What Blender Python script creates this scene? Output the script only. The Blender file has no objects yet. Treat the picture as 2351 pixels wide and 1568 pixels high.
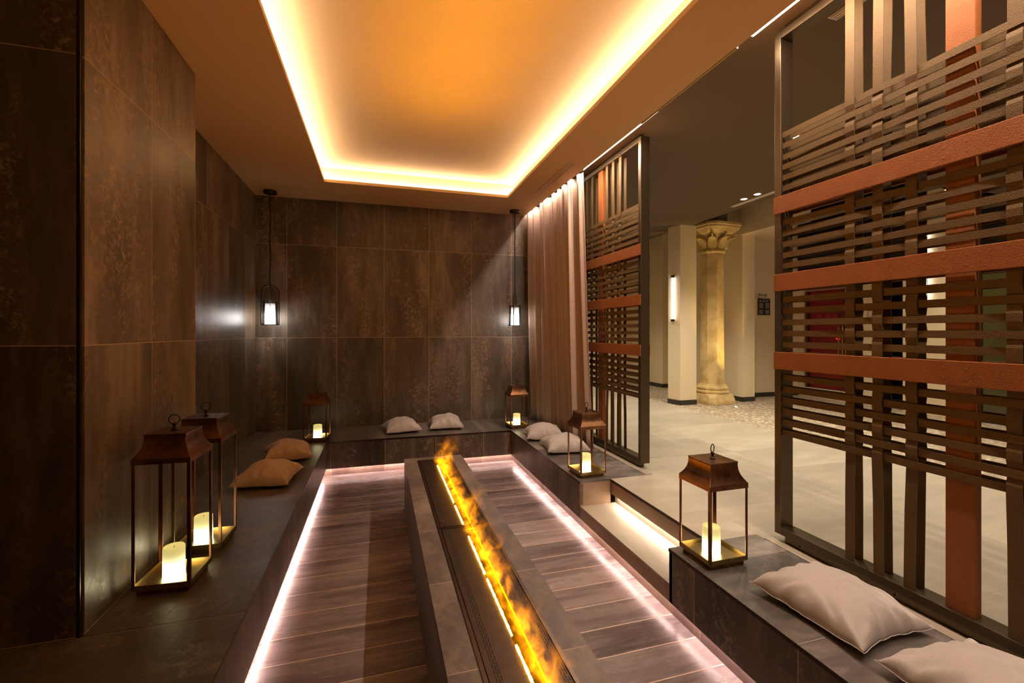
import bpy, math, random
from mathutils import Vector, noise
random.seed(7)
SC = bpy.context.scene
COL = SC.collection
R = math.radians

# ------------------------------------------------------------------ camera
TH = math.atan(305.5 / 1033.0)
cam_d = bpy.data.cameras.new('camera')
cam = bpy.data.objects.new('camera', cam_d); COL.objects.link(cam)
cam.location = (0, 0, 1.15)
cam.rotation_euler = (R(90), 0, -TH)
cam_d.sensor_width = 36.0
cam_d.lens = 36.0 * 1033.0 / 2351.0
cam_d.shift_y = -23.0 / 2351.0
cam_d.clip_start = 0.02; cam_d.clip_end = 60
SC.camera = cam

# ------------------------------------------------------------------ view / world
SC.view_settings.view_transform = 'Standard'
SC.view_settings.look = 'None'
SC.view_settings.gamma = 1.0
SC.view_settings.exposure = 0.8
SC.view_settings.use_curve_mapping = False
try:
    SC.cycles.use_denoising = True
    SC.cycles.max_bounces = 8
    SC.cycles.diffuse_bounces = 4
    SC.cycles.glossy_bounces = 4
    SC.cycles.volume_bounces = 0
    SC.cycles.volume_max_steps = 96
    SC.cycles.sample_clamp_indirect = 6.0
    SC.cycles.caustics_reflective = False
    SC.cycles.caustics_refractive = False
except Exception:
    pass
W = bpy.data.worlds.new('world'); SC.world = W
W.use_nodes = True
W.node_tree.nodes['Background'].inputs[0].default_value = (0.9, 0.62, 0.42, 1)
W.node_tree.nodes['Background'].inputs[1].default_value = 0.004

# light levels (all in one place)
L_COVE = 40.0
L_SLOT = 340.0
L_FLOOR = 50.0
L_STEP = 90.0
L_FIRE_W = 11.0
L_CANDLE = 14.0
L_PEND = 17.0
WARM = (1.0, 0.84, 0.68)
PINK = (1.0, 0.72, 0.66)

# ------------------------------------------------------------------ node helpers
class NT:
    def __init__(s, name, rough=0.5, metal=0.0, spec=0.5):
        s.m = bpy.data.materials.new(name); s.m.use_nodes = True
        s.t = s.m.node_tree; s.n = s.t.nodes; s.l = s.t.links
        s.b = s.n['Principled BSDF']; s.out = s.n['Material Output']
        s.b.inputs['Roughness'].default_value = rough
        s.b.inputs['Metallic'].default_value = metal
        s.b.inputs['Specular IOR Level'].default_value = spec
    def new(s, ty, **kw):
        nd = s.n.new(ty)
        for k, v in kw.items(): setattr(nd, k, v)
        return nd
    def put(s, sock, v):
        if hasattr(v, 'is_output') or isinstance(v, bpy.types.NodeSocket): s.l.new(v, sock)
        else: sock.default_value = v
    def math(s, op, a, b=0.0, c=None, clamp=False):
        nd = s.new('ShaderNodeMath', operation=op); nd.use_clamp = clamp
        s.put(nd.inputs[0], a); s.put(nd.inputs[1], b)
        if c is not None: s.put(nd.inputs[2], c)
        return nd.outputs[0]
    def pos(s):
        return s.new('ShaderNodeNewGeometry').outputs['Position']
    def obj(s):
        return s.new('ShaderNodeTexCoord').outputs['Object']
    def sep(s, v):
        nd = s.new('ShaderNodeSeparateXYZ'); s.l.new(v, nd.inputs[0]); return nd.outputs
    def comb(s, x, y, z):
        nd = s.new('ShaderNodeCombineXYZ')
        for i, v in enumerate((x, y, z)): s.put(nd.inputs[i], v)
        return nd.outputs[0]
    def noise(s, vec, scale, detail=4, rough=0.55, dist=0.0):
        nd = s.new('ShaderNodeTexNoise'); s.put(nd.inputs['Vector'], vec)
        nd.inputs['Scale'].default_value = scale; nd.inputs['Detail'].default_value = detail
        nd.inputs['Roughness'].default_value = rough; nd.inputs['Distortion'].default_value = dist
        return nd.outputs['Fac']
    def ramp(s, fac, stops, interp='LINEAR'):
        nd = s.new('ShaderNodeValToRGB'); nd.color_ramp.interpolation = interp
        e = nd.color_ramp.elements
        while len(e) < len(stops): e.new(0.5)
        for i, (p, c) in enumerate(stops):
            e[i].position = p
            e[i].color = tuple(c) + (1,) if len(c) == 3 else c
        s.put(nd.inputs[0], fac); return nd.outputs['Color']
    def mix(s, f, a, b, mode='MIX'):
        nd = s.new('ShaderNodeMix', data_type='RGBA', blend_type=mode)
        s.put(nd.inputs[0], f)
        for i, v in ((6, a), (7, b)):
            if isinstance(v, tuple) and len(v) == 3: v = v + (1,)
            s.put(nd.inputs[i], v)
        return nd.outputs[2]
    def bump(s, h, strength=0.3, dist=0.01):
        nd = s.new('ShaderNodeBump'); nd.inputs['Strength'].default_value = strength
        nd.inputs['Distance'].default_value = dist
        s.l.new(h, nd.inputs['Height']); s.l.new(nd.outputs[0], s.b.inputs['Normal'])
    def color(s, c): s.put(s.b.inputs['Base Color'], c if not (isinstance(c, tuple) and len(c) == 3) else c + (1,))

def plain(name, col, rough=0.6, metal=0.0, spec=0.5, bump=None, var=0.0):
    t = NT(name, rough, metal, spec)
    if var:
        f = t.noise(t.obj(), 6.0, 4)
        t.color(t.mix(f, tuple(c * (1 - var) for c in col), tuple(min(1, c * (1 + var)) for c in col)))
    else: t.color(col)
    if bump: t.bump(t.noise(t.obj(), bump[0], 3), bump[1], bump[2])
    return t.m

def emit(name, col, strength):
    m = bpy.data.materials.new(name); m.use_nodes = True
    n = m.node_tree.nodes; n.clear()
    e = n.new('ShaderNodeEmission'); o = n.new('ShaderNodeOutputMaterial')
    e.inputs[0].default_value = tuple(col) + (1,); e.inputs[1].default_value = strength
    m.node_tree.links.new(e.outputs[0], o.inputs[0])
    return m

def tile(name, au, u0, du, av, v0, dv, ramp, grout, streak=2, rough=(0.3, 0.5), gw=0.0035, tilevar=0.35,
         vein=(0.40, 0.27, 0.15), veinamt=0.7, spec=0.5, streaklen=0.22, scale=9.0, bump=0.25):
    """large format tiles on a plane: axis au/av (0,1,2) in world metres, joints at u0+k*du, v0+k*dv"""
    t = NT(name, 0.4, 0.0, spec)
    P = t.sep(t.pos())
    def axis(a, o, d):
        q = t.math('DIVIDE', t.math('SUBTRACT', P[a], o), d)
        fl = t.math('FLOOR', q); fr = t.math('SUBTRACT', q, fl)
        e = t.math('MULTIPLY', t.math('MINIMUM', fr, t.math('SUBTRACT', 1.0, fr)), d)
        return fl, e
    fu, eu = axis(au, u0, du) if du else (0.0, 9.0)
    fv, ev = axis(av, v0, dv) if dv else (0.0, 9.0)
    edge = t.math('MINIMUM', eu, ev)
    g = t.math('LESS_THAN', edge, gw / 2)
    wn = t.new('ShaderNodeTexWhiteNoise', noise_dimensions='3D')
    t.l.new(t.comb(fu, fv, 3.1), wn.inputs['Vector'])
    rnd = wn.outputs['Value']; rc = wn.outputs['Color']
    off = t.new('ShaderNodeVectorMath', operation='SCALE'); t.l.new(rc, off.inputs[0]); off.inputs['Scale'].default_value = 30.0
    add = t.new('ShaderNodeVectorMath', operation='ADD'); t.l.new(t.comb(P[0], P[1], P[2]), add.inputs[0]); t.l.new(off.outputs[0], add.inputs[1])
    sc = t.new('ShaderNodeVectorMath', operation='MULTIPLY'); t.l.new(add.outputs[0], sc.inputs[0])
    s3 = [1.0, 1.0, 1.0]; s3[streak] = streaklen; sc.inputs[1].default_value = s3
    V = sc.outputs[0]
    big = t.noise(V, scale * 0.35, 5, 0.6, 0.4)
    fine = t.noise(V, scale * 2.2, 8, 0.7, 0.3)
    base = t.ramp(t.math('ADD', t.math('MULTIPLY', big, 0.65), t.math('MULTIPLY', fine, 0.35)), ramp)
    # corroded patches: fine mottling that only appears inside large soft zones
    zone = t.ramp(t.noise(V, scale * 0.5, 3, 0.5, 0.2), [(0.45, (0, 0, 0)), (0.6, (1, 1, 1))])
    crk = t.ramp(t.noise(add.outputs[0], scale * 3.2, 9, 0.8, 0.8), [(0.5, (0, 0, 0)), (0.62, (1, 1, 1))])
    vm = t.math('MULTIPLY', t.math('MULTIPLY', zone, crk), veinamt)
    c = t.mix(vm, base, vein)
    br = t.math('ADD', 1.0 - tilevar / 2, t.math('MULTIPLY', rnd, tilevar))
    hs = t.new('ShaderNodeVectorMath', operation='SCALE'); t.l.new(c, hs.inputs[0]); t.l.new(br, hs.inputs['Scale'])
    c = t.mix(g, hs.outputs[0], grout)
    t.color(c)
    rr = t.math('ADD', rough[0], t.math('MULTIPLY', fine, (rough[1] - rough[0]) * 1.0))
    rr = t.math('MAXIMUM', rr, t.math('MULTIPLY', g, 0.8))
    t.put(t.b.inputs['Roughness'], rr)
    h = t.math('SUBTRACT', t.math('ADD', t.math('MULTIPLY', fine, 0.6), t.math('MULTIPLY', vm, 0.5)), t.math('MULTIPLY', g, 0.6))
    t.bump(h, bump, 0.004)
    return t.m

DARK = [(0.32, (0.035, 0.026, 0.018)), (0.5, (0.095, 0.068, 0.046)), (0.64, (0.20, 0.145, 0.10))]
SLATE = [(0.34, (0.06, 0.052, 0.048)), (0.5, (0.14, 0.122, 0.11)), (0.64, (0.28, 0.245, 0.22))]
GROUT = (0.50, 0.34, 0.23)
M = {}
M['tile_back'] = tile('rust_tile_back', 0, 0.063, 0.545, 2, -0.01, 1.0875, DARK, GROUT)
M['tile_left'] = tile('rust_tile_left', 1, 4.248, 0.553, 2, -0.01, 1.0875, DARK, GROUT)
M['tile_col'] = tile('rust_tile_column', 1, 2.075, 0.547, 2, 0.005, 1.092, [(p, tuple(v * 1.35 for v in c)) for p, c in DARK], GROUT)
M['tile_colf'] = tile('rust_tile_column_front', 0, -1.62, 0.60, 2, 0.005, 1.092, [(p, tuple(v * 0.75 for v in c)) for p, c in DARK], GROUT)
M['seat_y'] = tile('bench_seat_tile', 1, 0.72, 0.5685, 0, 0.2, 0, SLATE, (0.32, 0.26, 0.22), streak=0, rough=(0.28, 0.5), streaklen=0.35, veinamt=0.25)
M['seat_l'] = tile('bench_seat_tile_left', 1, 5.063 - 0.5685 * 8 + 1.56, 1.19, 0, 0.2, 0, [(0.3, (0.05, 0.038, 0.026)), (0.5, (0.10, 0.078, 0.056)), (0.66, (0.18, 0.14, 0.10))], (0.30, 0.20, 0.12), streak=0, rough=(0.25, 0.5), streaklen=0.35, veinamt=0.5)
M['seat_x'] = tile('bench_seat_tile_back', 0, 0.063, 0.54, 1, 0.2, 0, SLATE, (0.32, 0.26, 0.22), streak=1, rough=(0.28, 0.5), veinamt=0.25)
M['front_y'] = tile('bench_front_tile_side', 1, 0.72, 0.5685, 2, 5, 0, DARK, GROUT, rough=(0.3, 0.5))
M['front_x'] = tile('bench_front_tile_back', 0, 0.063, 0.545, 2, 5, 0, DARK, GROUT, rough=(0.3, 0.5))
M['trough_top'] = tile('fire_table_top_tile', 1, 1.425, 0.53, 0, 0.2, 0, [(0.34, (0.065, 0.053, 0.047)), (0.5, (0.14, 0.112, 0.097)), (0.66, (0.26, 0.21, 0.185))], (0.42, 0.32, 0.24), streak=1, rough=(0.4, 0.6), streaklen=0.7, veinamt=0.35, scale=14)
M['trough_side'] = tile('fire_table_side_tile', 1, 1.425, 0.53, 2, 5, 0, [(0.25, (0.11, 0.085, 0.08)), (0.5, (0.16, 0.125, 0.12)), (0.75, (0.24, 0.19, 0.18))], (0.3, 0.24, 0.2), rough=(0.4, 0.55), veinamt=0.2)
M['plank'] = tile('wood_look_floor', 1, 1.887, 0.19, 0, -3, 0, [(0.34, (0.065, 0.048, 0.048)), (0.46, (0.19, 0.145, 0.14)), (0.58, (0.31, 0.245, 0.235)), (0.7, (0.46, 0.37, 0.35))], (0.75, 0.56, 0.45), streak=0, rough=(0.12, 0.42),
                  streaklen=0.13, scale=6.5, veinamt=0.2, vein=(0.04, 0.025, 0.02), tilevar=0.6, bump=0.3, gw=0.005)
LS = [(0.34, (0.31, 0.275, 0.215)), (0.5, (0.40, 0.355, 0.28)), (0.66, (0.50, 0.44, 0.35))]
M['lobby'] = tile('lobby_stone_floor', 0, 2.06, 1.2, 1, 1.30, 0.56, LS, (0.38, 0.31, 0.24), streak=0, rough=(0.35, 0.55), tilevar=0.08, veinamt=0.15, vein=(0.6, 0.52, 0.42), streaklen=0.3, scale=5, bump=0.08, gw=0.003)
M['step'] = tile('step_stone', 1, 0.9, 1.2, 0, -4, 0, LS, (0.38, 0.31, 0.24), streak=1, rough=(0.4, 0.6), tilevar=0.05, veinamt=0.15, vein=(0.6, 0.52, 0.42), scale=6, bump=0.08)
M['riser'] = tile('step_riser_tile', 1, 0.9, 1.2, 0, -4, 0, [(0.25, (0.26, 0.165, 0.105)), (0.5, (0.34, 0.22, 0.145)), (0.75, (0.45, 0.3, 0.2))], GROUT, streak=1, rough=(0.3, 0.45), veinamt=0.2)
M['kick'] = tile('toe_kick_tile', 1, 0.72, 0.5685, 0, 0.063, 0.545, [(0.3, (0.12, 0.075, 0.06)), (0.6, (0.24, 0.16, 0.13))], GROUT, rough=(0.3, 0.45))

def ceiling_mat(name, c):
    t = NT(name, 0.7, 0, 0.3)
    f = t.noise(t.pos(), 3.0, 3)
    t.color(t.mix(f, tuple(x * 0.97 for x in c), c))
    return t.m
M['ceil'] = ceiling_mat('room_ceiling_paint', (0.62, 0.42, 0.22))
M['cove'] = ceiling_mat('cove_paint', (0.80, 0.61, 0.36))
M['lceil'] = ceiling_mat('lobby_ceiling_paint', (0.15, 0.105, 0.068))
M['plaster'] = ceiling_mat('lobby_plaster', (0.76, 0.64, 0.44))
M['black'] = plain('black_lacquer', (0.006, 0.004, 0.003), 0.35)
M['skirt'] = plain('dark_baseboard', (0.03, 0.025, 0.02), 0.5)
M['trimm'] = plain('dark_bronze_trim', (0.05, 0.035, 0.025), 0.3, 0.9)
M['bronze'] = plain('brushed_bronze', (0.125, 0.092, 0.055), 0.36, 0.9, bump=(90, 0.08, 0.002))
M['copper'] = None
def copper():
    t = NT('aged_copper', 0.32, 1.0)
    f = t.noise(t.obj(), 9.0, 5, 0.6, 0.5)
    t.color(t.ramp(f, [(0.3, (0.11, 0.052, 0.026)), (0.55, (0.24, 0.115, 0.055)), (0.75, (0.36, 0.19, 0.10))]))
    t.put(t.b.inputs['Roughness'], t.math('ADD', 0.22, t.math('MULTIPLY', f, 0.25)))
    t.bump(t.noise(t.obj(), 40, 3), 0.06, 0.002)
    return t.m
M['copper'] = copper()
M['brass'] = plain('dull_brass', (0.34, 0.24, 0.09), 0.3, 1.0, var=0.2)
M['iron'] = plain('dark_iron', (0.05, 0.035, 0.025), 0.38, 0.9)

def leather(name, c, stitch=None):
    t = NT(name, 0.62, 0, 0.22)
    f = t.noise(t.obj(), 12, 4)
    t.color(t.mix(f, tuple(x * 0.8 for x in c), tuple(x * 1.15 for x in c)))
    vo = t.new('ShaderNodeTexVoronoi'); vo.inputs['Scale'].default_value = 260; t.l.new(t.obj(), vo.inputs['Vector'])
    t.bump(vo.outputs['Distance'], 0.35, 0.002)
    return t.m
M['strap'] = leather('brown_leather', (0.115, 0.070, 0.026))
M['orange'] = leather('rust_orange_leather', (0.27, 0.092, 0.026))

def fabric(name, c, scale=420, slub=0.0):
    t = NT(name, 0.85, 0, 0.2)
    o = t.obj(); s = t.sep(o)
    w1 = t.new('ShaderNodeTexWave', wave_type='BANDS', bands_direction='X'); w1.inputs['Scale'].default_value = scale
    w2 = t.new('ShaderNodeTexWave', wave_type='BANDS', bands_direction='Y'); w2.inputs['Scale'].default_value = scale
    t.l.new(o, w1.inputs['Vector']); t.l.new(o, w2.inputs['Vector'])
    f = t.noise(t.comb(t.math('MULTIPLY', s[0], 1.0), t.math('MULTIPLY', s[1], 14.0), s[2]), 9, 4)
    t.color(t.mix(f, tuple(x * 0.86 for x in c), tuple(min(1, x * 1.06) for x in c)))
    t.b.inputs['Sheen Weight'].default_value = 0.15
    t.bump(t.math('ADD', w1.outputs['Fac'], w2.outputs['Fac']), 0.12, 0.001)
    return t.m
M['cushion'] = fabric('oatmeal_linen', (0.52, 0.47, 0.44), 110)
M['tan'] = fabric('tan_linen', (0.60, 0.40, 0.26), 110)
def curtain_mat():
    t = NT('dusty_pink_linen', 0.8, 0, 0.2)
    P = t.sep(t.pos())
    f = t.noise(t.comb(t.math('MULTIPLY', P[0], 4.0), t.math('MULTIPLY', P[1], 4.0), t.math('MULTIPLY', P[2], 60.0)), 2.0, 4)
    t.color(t.mix(f, (0.36, 0.26, 0.205), (0.46, 0.335, 0.265)))
    t.b.inputs['Sheen Weight'].default_value = 0.2
    t.bump(t.noise(t.comb(t.math('MULTIPLY', P[0], 60.0), t.math('MULTIPLY', P[1], 60.0), t.math('MULTIPLY', P[2], 200.0)), 3.0, 2), 0.15, 0.001)
    return t.m
M['curtain'] = curtain_mat()

# ------------------------------------------------------------------ mesh helpers
class MB:
    def __init__(s): s.v = []; s.f = []
    def box(s, x0, x1, y0, y1, z0, z1):
        if x0 > x1: x0, x1 = x1, x0
        if y0 > y1: y0, y1 = y1, y0
        if z0 > z1: z0, z1 = z1, z0
        i = len(s.v)
        s.v += [(x0, y0, z0), (x1, y0, z0), (x1, y1, z0), (x0, y1, z0), (x0, y0, z1), (x1, y0, z1), (x1, y1, z1), (x0, y1, z1)]
        s.f += [(i, i+3, i+2, i+1), (i+4, i+5, i+6, i+7), (i, i+1, i+5, i+4), (i+1, i+2, i+6, i+5), (i+2, i+3, i+7, i+6), (i+3, i, i+4, i+7)]
        return s
    def quad(s, a, b, c, d):
        i = len(s.v); s.v += [a, b, c, d]; s.f.append((i, i+1, i+2, i+3)); return s
    def prism(s, pts, z0, z1):
        i = len(s.v); n = len(pts)
        s.v += [(p[0], p[1], z0) for p in pts] + [(p[0], p[1], z1) for p in pts]
        s.f.append(tuple(i + k for k in reversed(range(n)))); s.f.append(tuple(i + n + k for k in range(n)))
        for k in range(n): s.f.append((i + k, i + (k+1) % n, i + n + (k+1) % n, i + n + k))
        return s
    def rings(s, rings, cap=True):
        """rings: list of equal-length point lists"""
        i = len(s.v); n = len(rings[0])
        for r in rings: s.v += [tuple(p) for p in r]
        for a in range(len(rings) - 1):
            for k in range(n):
                s.f.append((i + a*n + k, i + a*n + (k+1) % n, i + (a+1)*n + (k+1) % n, i + (a+1)*n + k))
        if cap:
            s.f.append(tuple(i + k for k in reversed(range(n))))
            s.f.append(tuple(i + (len(rings)-1)*n + k for k in range(n)))
        return s
    def lathe(s, prof, seg=32, cx=0, cy=0, cap=True, phase=0.0):
        return s.rings([[(cx + r*math.cos(2*math.pi*k/seg + phase), cy + r*math.sin(2*math.pi*k/seg + phase), z) for k in range(seg)] for r, z in prof], cap)
    def tube(s, path, r, seg=8, closed=False):
        P = [Vector(p) for p in path]; n = len(P); rings = []
        up = Vector((0, 0, 1)); prev = None
        for k in range(n):
            if closed: t = (P[(k+1) % n] - P[k-1]).normalized()
            else: t = (P[min(k+1, n-1)] - P[max(k-1, 0)]).normalized()
            if prev is None:
                a = up if abs(t.dot(up)) < 0.9 else Vector((1, 0, 0))
                u = (a - t * a.dot(t)).normalized()
            else: u = (prev - t * prev.dot(t)).normalized()
            prev = u; w = t.cross(u)
            rr = r[k] if isinstance(r, (list, tuple)) else r
            rings.append([P[k] + u * (rr*math.cos(2*math.pi*j/seg)) + w * (rr*math.sin(2*math.pi*j/seg)) for j in range(seg)])
        if closed:
            i = len(s.v)
            for rg in rings: s.v += [tuple(p) for p in rg]
            for a in range(n):
                b = (a+1) % n
                for j in range(seg): s.f.append((i+a*seg+j, i+a*seg+(j+1) % seg, i+b*seg+(j+1) % seg, i+b*seg+j))
        else: s.rings(rings)
        return s
    def build(s, name, mat, parent=None, smooth=False, bevel=0.0, kind=None, label=None, sub=0):
        me = bpy.data.meshes.new(name); me.from_pydata(s.v, [], s.f); me.validate(); me.update()
        o = bpy.data.objects.new(name, me); COL.objects.link(o)
        if mat is not None: me.materials.append(mat)
        if smooth:
            for p in me.polygons: p.use_smooth = True
            if smooth != 'all':
                try: me.set_sharp_from_angle(angle=R(40))
                except Exception: pass
        if bevel:
            b = o.modifiers.new('bevel', 'BEVEL'); b.width = bevel; b.segments = 2; b.limit_method = 'ANGLE'; b.angle_limit = R(40)
        if sub:
            b = o.modifiers.new('sub', 'SUBSURF'); b.levels = sub; b.render_levels = sub
        if parent: o.parent = parent
        if kind: o['kind'] = kind
        if label: o['label'] = label
        return o

def B(*a): return MB().box(*a)
def thing(name, label, cat, loc=(0, 0, 0), rz=0.0, group=None):
    o = bpy.data.objects.new(name, None); COL.objects.link(o); o.empty_display_size = 0.1
    o.location = loc; o.rotation_euler = (0, 0, rz)
    o['label'] = label; o['category'] = cat
    if group: o['group'] = group
    return o
def tag(o, label, cat, group=None, kind=None):
    o['label'] = label; o['category'] = cat
    if group: o['group'] = group
    if kind: o['kind'] = kind
    return o
def struct(name, mb, mat, label=None, cat=None, **k):
    o = mb.build(name, mat, kind='structure', **k)
    o['label'] = label or name.replace('_', ' '); o['category'] = cat or name.split('_')[0]
    return o
def copy_tree(o, parent=None):
    c = o.copy(); COL.objects.link(c); c.parent = parent
    for ch in list(o.children): copy_tree(ch, c)
    return c

# ================================================================== SETTING
P = -0.37          # pit floor
ZC = 2.71          # room ceiling
ZL = 2.815         # lobby ceiling
YN = -1.3          # wall behind the camera
struct('floor_pit', B(-2.5, 1.9, YN, 5.3, P - 0.1, P), M['plank'], 'sunken floor of dark wood-look planks around the fire table', 'floor')
# walls of the niche
struct('wall_back', B(-1.5, 2.2, 5.765, 5.9, -0.4, 3.0), M['tile_back'], 'back wall of large dark rust-brown tiles', 'wall')
struct('wall_left', B(-1.5, -1.353, 3.17, 5.765, -0.4, ZC), M['tile_left'], 'left wall of dark rust-brown tiles behind the tan cushions', 'wall')
struct('wall_left_near', B(-2.6, -2.5, YN, 2.08, -0.4, ZC), M['tile_left'], 'left wall out to the near side', 'wall')
struct('wall_near', B(-2.6, 6.5, YN - 0.1, YN, -0.4, 3.4), M['plaster'], 'wall at the near end of the room', 'wall')
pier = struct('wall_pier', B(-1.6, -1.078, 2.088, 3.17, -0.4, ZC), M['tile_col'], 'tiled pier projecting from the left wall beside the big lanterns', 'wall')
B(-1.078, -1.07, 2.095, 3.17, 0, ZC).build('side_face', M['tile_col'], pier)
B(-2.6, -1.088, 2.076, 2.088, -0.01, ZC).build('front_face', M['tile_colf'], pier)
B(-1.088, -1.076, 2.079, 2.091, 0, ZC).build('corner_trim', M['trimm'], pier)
# room ceiling : flat soffit with a raised cove
ce = MB()
cx0, cx1, cy1 = -0.545, 1.443, 5.05
cy0 = 0.35
ce.box(-2.6, cx0, YN, 5.765, ZC, ZC + 0.03)
ce.box(cx1, 1.885, YN, 5.765, ZC, ZC + 0.03)
ce.box(cx0, cx1, cy1, 5.765, ZC, ZC + 0.03)
ce.box(cx0, cx1, YN, cy0, ZC, ZC + 0.03)
ceil = struct('ceiling_soffit', ce, M['ceil'], 'lower flat ceiling around the lit recess', 'ceiling')
rx0, rx1, ry1, ry0, rz = cx0 - 0.09, cx1 + 0.105, cy1 + 0.12, cy0 - 0.1, 2.90
cv = MB()
cv.box(rx0 - 0.05, rx1 + 0.05, ry0 - 0.05, ry1 + 0.05, rz, rz + 0.05)
cv.box(rx0 - 0.05, rx0, ry0, ry1, ZC + 0.03, rz)
cv.box(rx1, rx1 + 0.05, ry0, ry1, ZC + 0.03, rz)
cv.box(rx0, rx1, ry1, ry1 + 0.05, ZC + 0.03, rz)
cv.box(rx0, rx1, ry0 - 0.05, ry0, ZC + 0.03, rz)
struct('ceiling_recess', cv, M['cove'], 'raised ceiling recess washed by hidden strip light', 'ceiling')
B(1.865, 1.885, YN, 5.765, ZC + 0.03, ZL + 0.1).build('edge_fascia', M['ceil'], ceil)
B(1.884, 1.895, 2.02, 2.96, 2.706, 2.745).build('edge_lip', M['brass'], ceil)

# lobby shell
struct('floor_lobby', MB().box(2.053, 4.37, YN, 9.6, -0.12, 0).box(1.735, 2.053, 2.055, 3.15, -0.008, 0).box(4.37, 9.4, YN, 2.0, -0.12, 0), M['lobby'], 'pale beige stone tile floor of the lobby', 'floor')
def pebble():
    t = NT('pebble_terrazzo', 0.6)
    vo = t.new('ShaderNodeTexVoronoi'); vo.inputs['Scale'].default_value = 26; t.l.new(t.pos(), vo.inputs['Vector'])
    s = t.sep(vo.outputs['Color'])
    c = t.ramp(s[0], [(0.0, (0.20, 0.15, 0.10)), (0.4, (0.42, 0.34, 0.24)), (0.8, (0.62, 0.53, 0.40)), (1.0, (0.75, 0.68, 0.55))])
    e = t.ramp(vo.outputs['Distance'], [(0.35, (0, 0, 0)), (0.6, (1, 1, 1))])
    t.color(t.mix(e, c, (0.34, 0.27, 0.19)))
    t.bump(vo.outputs['Distance'], -0.3, 0.003)
    return t.m
struct('floor_pebbled', B(4.37, 9.4, 2.0, 9.6, -0.12, 0), pebble(), 'pebbled terrazzo floor around the stone column', 'floor')
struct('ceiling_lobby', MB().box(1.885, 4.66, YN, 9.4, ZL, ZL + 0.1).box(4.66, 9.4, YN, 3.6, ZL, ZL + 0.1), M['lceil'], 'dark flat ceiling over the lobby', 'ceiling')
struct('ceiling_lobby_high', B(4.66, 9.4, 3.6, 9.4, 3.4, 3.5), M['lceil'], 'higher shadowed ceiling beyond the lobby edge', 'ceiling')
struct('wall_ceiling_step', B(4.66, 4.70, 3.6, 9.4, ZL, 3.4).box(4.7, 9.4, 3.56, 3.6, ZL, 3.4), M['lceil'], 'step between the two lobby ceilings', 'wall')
def skirt(name, par, pts, h=0.075, t=0.012, kind=None):
    m = MB()
    for (a, b) in zip(pts[:-1], pts[1:]):
        d = Vector((b[0]-a[0], b[1]-a[1])).normalized(); n = Vector((d.y, -d.x)) * t
        m.prism([a, b, (b[0]+n.x, b[1]+n.y), (a[0]+n.x, a[1]+n.y)], 0, h)
    o = m.build(name, M['skirt'], par)
    if kind: o['kind'] = kind
    return o
# rear left lobby wall
w = struct('wall_lobby_rear', MB().prism([(1.9, 9.2), (5.58, 9.2), (5.58, 7.97), (9.3, 7.97), (9.3, 9.4), (1.9, 9.4)], 0, 3.4), M['plaster'], 'beige rear wall of the lobby seen between column and screen', 'wall')
skirt('baseboard', w, [(5.57, 9.2), (5.57, 7.96), (5.95, 7.96)])
struct('wall_lobby_far_end', B(2.2, 2.35, 6.2, 9.4, 0, ZL), M['plaster'], 'lobby wall hidden behind the curtain', 'wall')
B(1.9, 2.35, 5.9, 6.2, 0, ZL)
# square pillar with lamp
w = struct('wall_square_pillar', MB().prism([(4.455, 6.22), (4.497, 5.974), (4.808, 5.989), (4.766, 6.235)], 0, 2.80 + 0.02), M['plaster'], 'square beige plaster pillar carrying a vertical wall lamp', 'pillar')
skirt('baseboard', w, [(4.455, 6.22), (4.497, 5.974), (4.808, 5.989)])
# right pillar, beam and far wall
w = struct('wall_right_pillar', MB().box(5.70, 5.952, 5.99, 7.97, 0, 3.4), M['plaster'], 'beige pillar right of the stone column', 'pillar')
skirt('baseboard', w, [(5.70, 7.9), (5.70, 5.99), (5.952, 5.99)])
struct('wall_beam', MB().box(5.66, 5.95, 4.98, 5.99, 2.73, 3.4), M['plaster'], 'beige beam above the passage beside the right pillar', 'beam')
w = struct('wall_sign_side', MB().box(5.952, 7.3, 6.36, 6.5, 0, 3.4), M['plaster'], 'beige lobby wall carrying the dark notice board', 'wall')
skirt('baseboard', w, [(5.952, 6.36), (7.3, 6.36)])
struct('ceiling_passage', MB().prism([(5.95, 5.26), (7.2, 6.36), (5.95, 6.36)], 2.73, 2.80), M['plaster'], 'beige soffit over the passage', 'ceiling')
# passage side wall x=7.3
pw = MB()
for (y0, y1, z0, z1) in [(6.26, 6.5, 0, 3.4), (5.05, 5.50, 0, 3.4), (3.80, 4.66, 0, 3.4), (-1.3, 3.45, 0, 3.4), (5.50, 6.26, 2.05, 3.4), (4.66, 5.05, 2.05, 3.4), (3.45, 3.80, 1.93, 3.4), (5.50, 6.26, 0, 0.16)]:
    pw.box(7.3, 7.42, y0, y1, z0, z1)
w = struct('wall_passage', pw, M['plaster'], 'beige wall with dark openings behind the near woven screen', 'wall')
B(7.27, 7.3, 4.62, 6.34, 2.04, 3.4).build('black_lintel', M['black'], w)
B(7.27, 7.3, 3.40, 3.84, 1.93, 3.4).build('black_lintel', M['black'], w)
struct('door_1', B(8.0, 8.05, 4.4, 5.3, 0, 2.2), M['black'], 'dark doorway beyond the near screen', 'door')
g = struct('door_2', B(7.33, 7.36, 3.47, 3.78, 0.01, 1.92), plain('green_glass', (0.055, 0.05, 0.015), 0.15), 'narrow dark green glass door beyond the near screen', 'door')
B(7.31, 7.39, 3.455, 3.475, 0, 1.93).build('door_frame', M['iron'], g)
B(7.31, 7.39, 3.775, 3.795, 0, 1.93).build('door_frame', M['iron'], g)
struct('wall_lobby_outer', B(9.3, 9.4, YN, 9.4, 0, 3.5), M['black'], 'dark far side behind the openings', 'wall')

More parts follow.
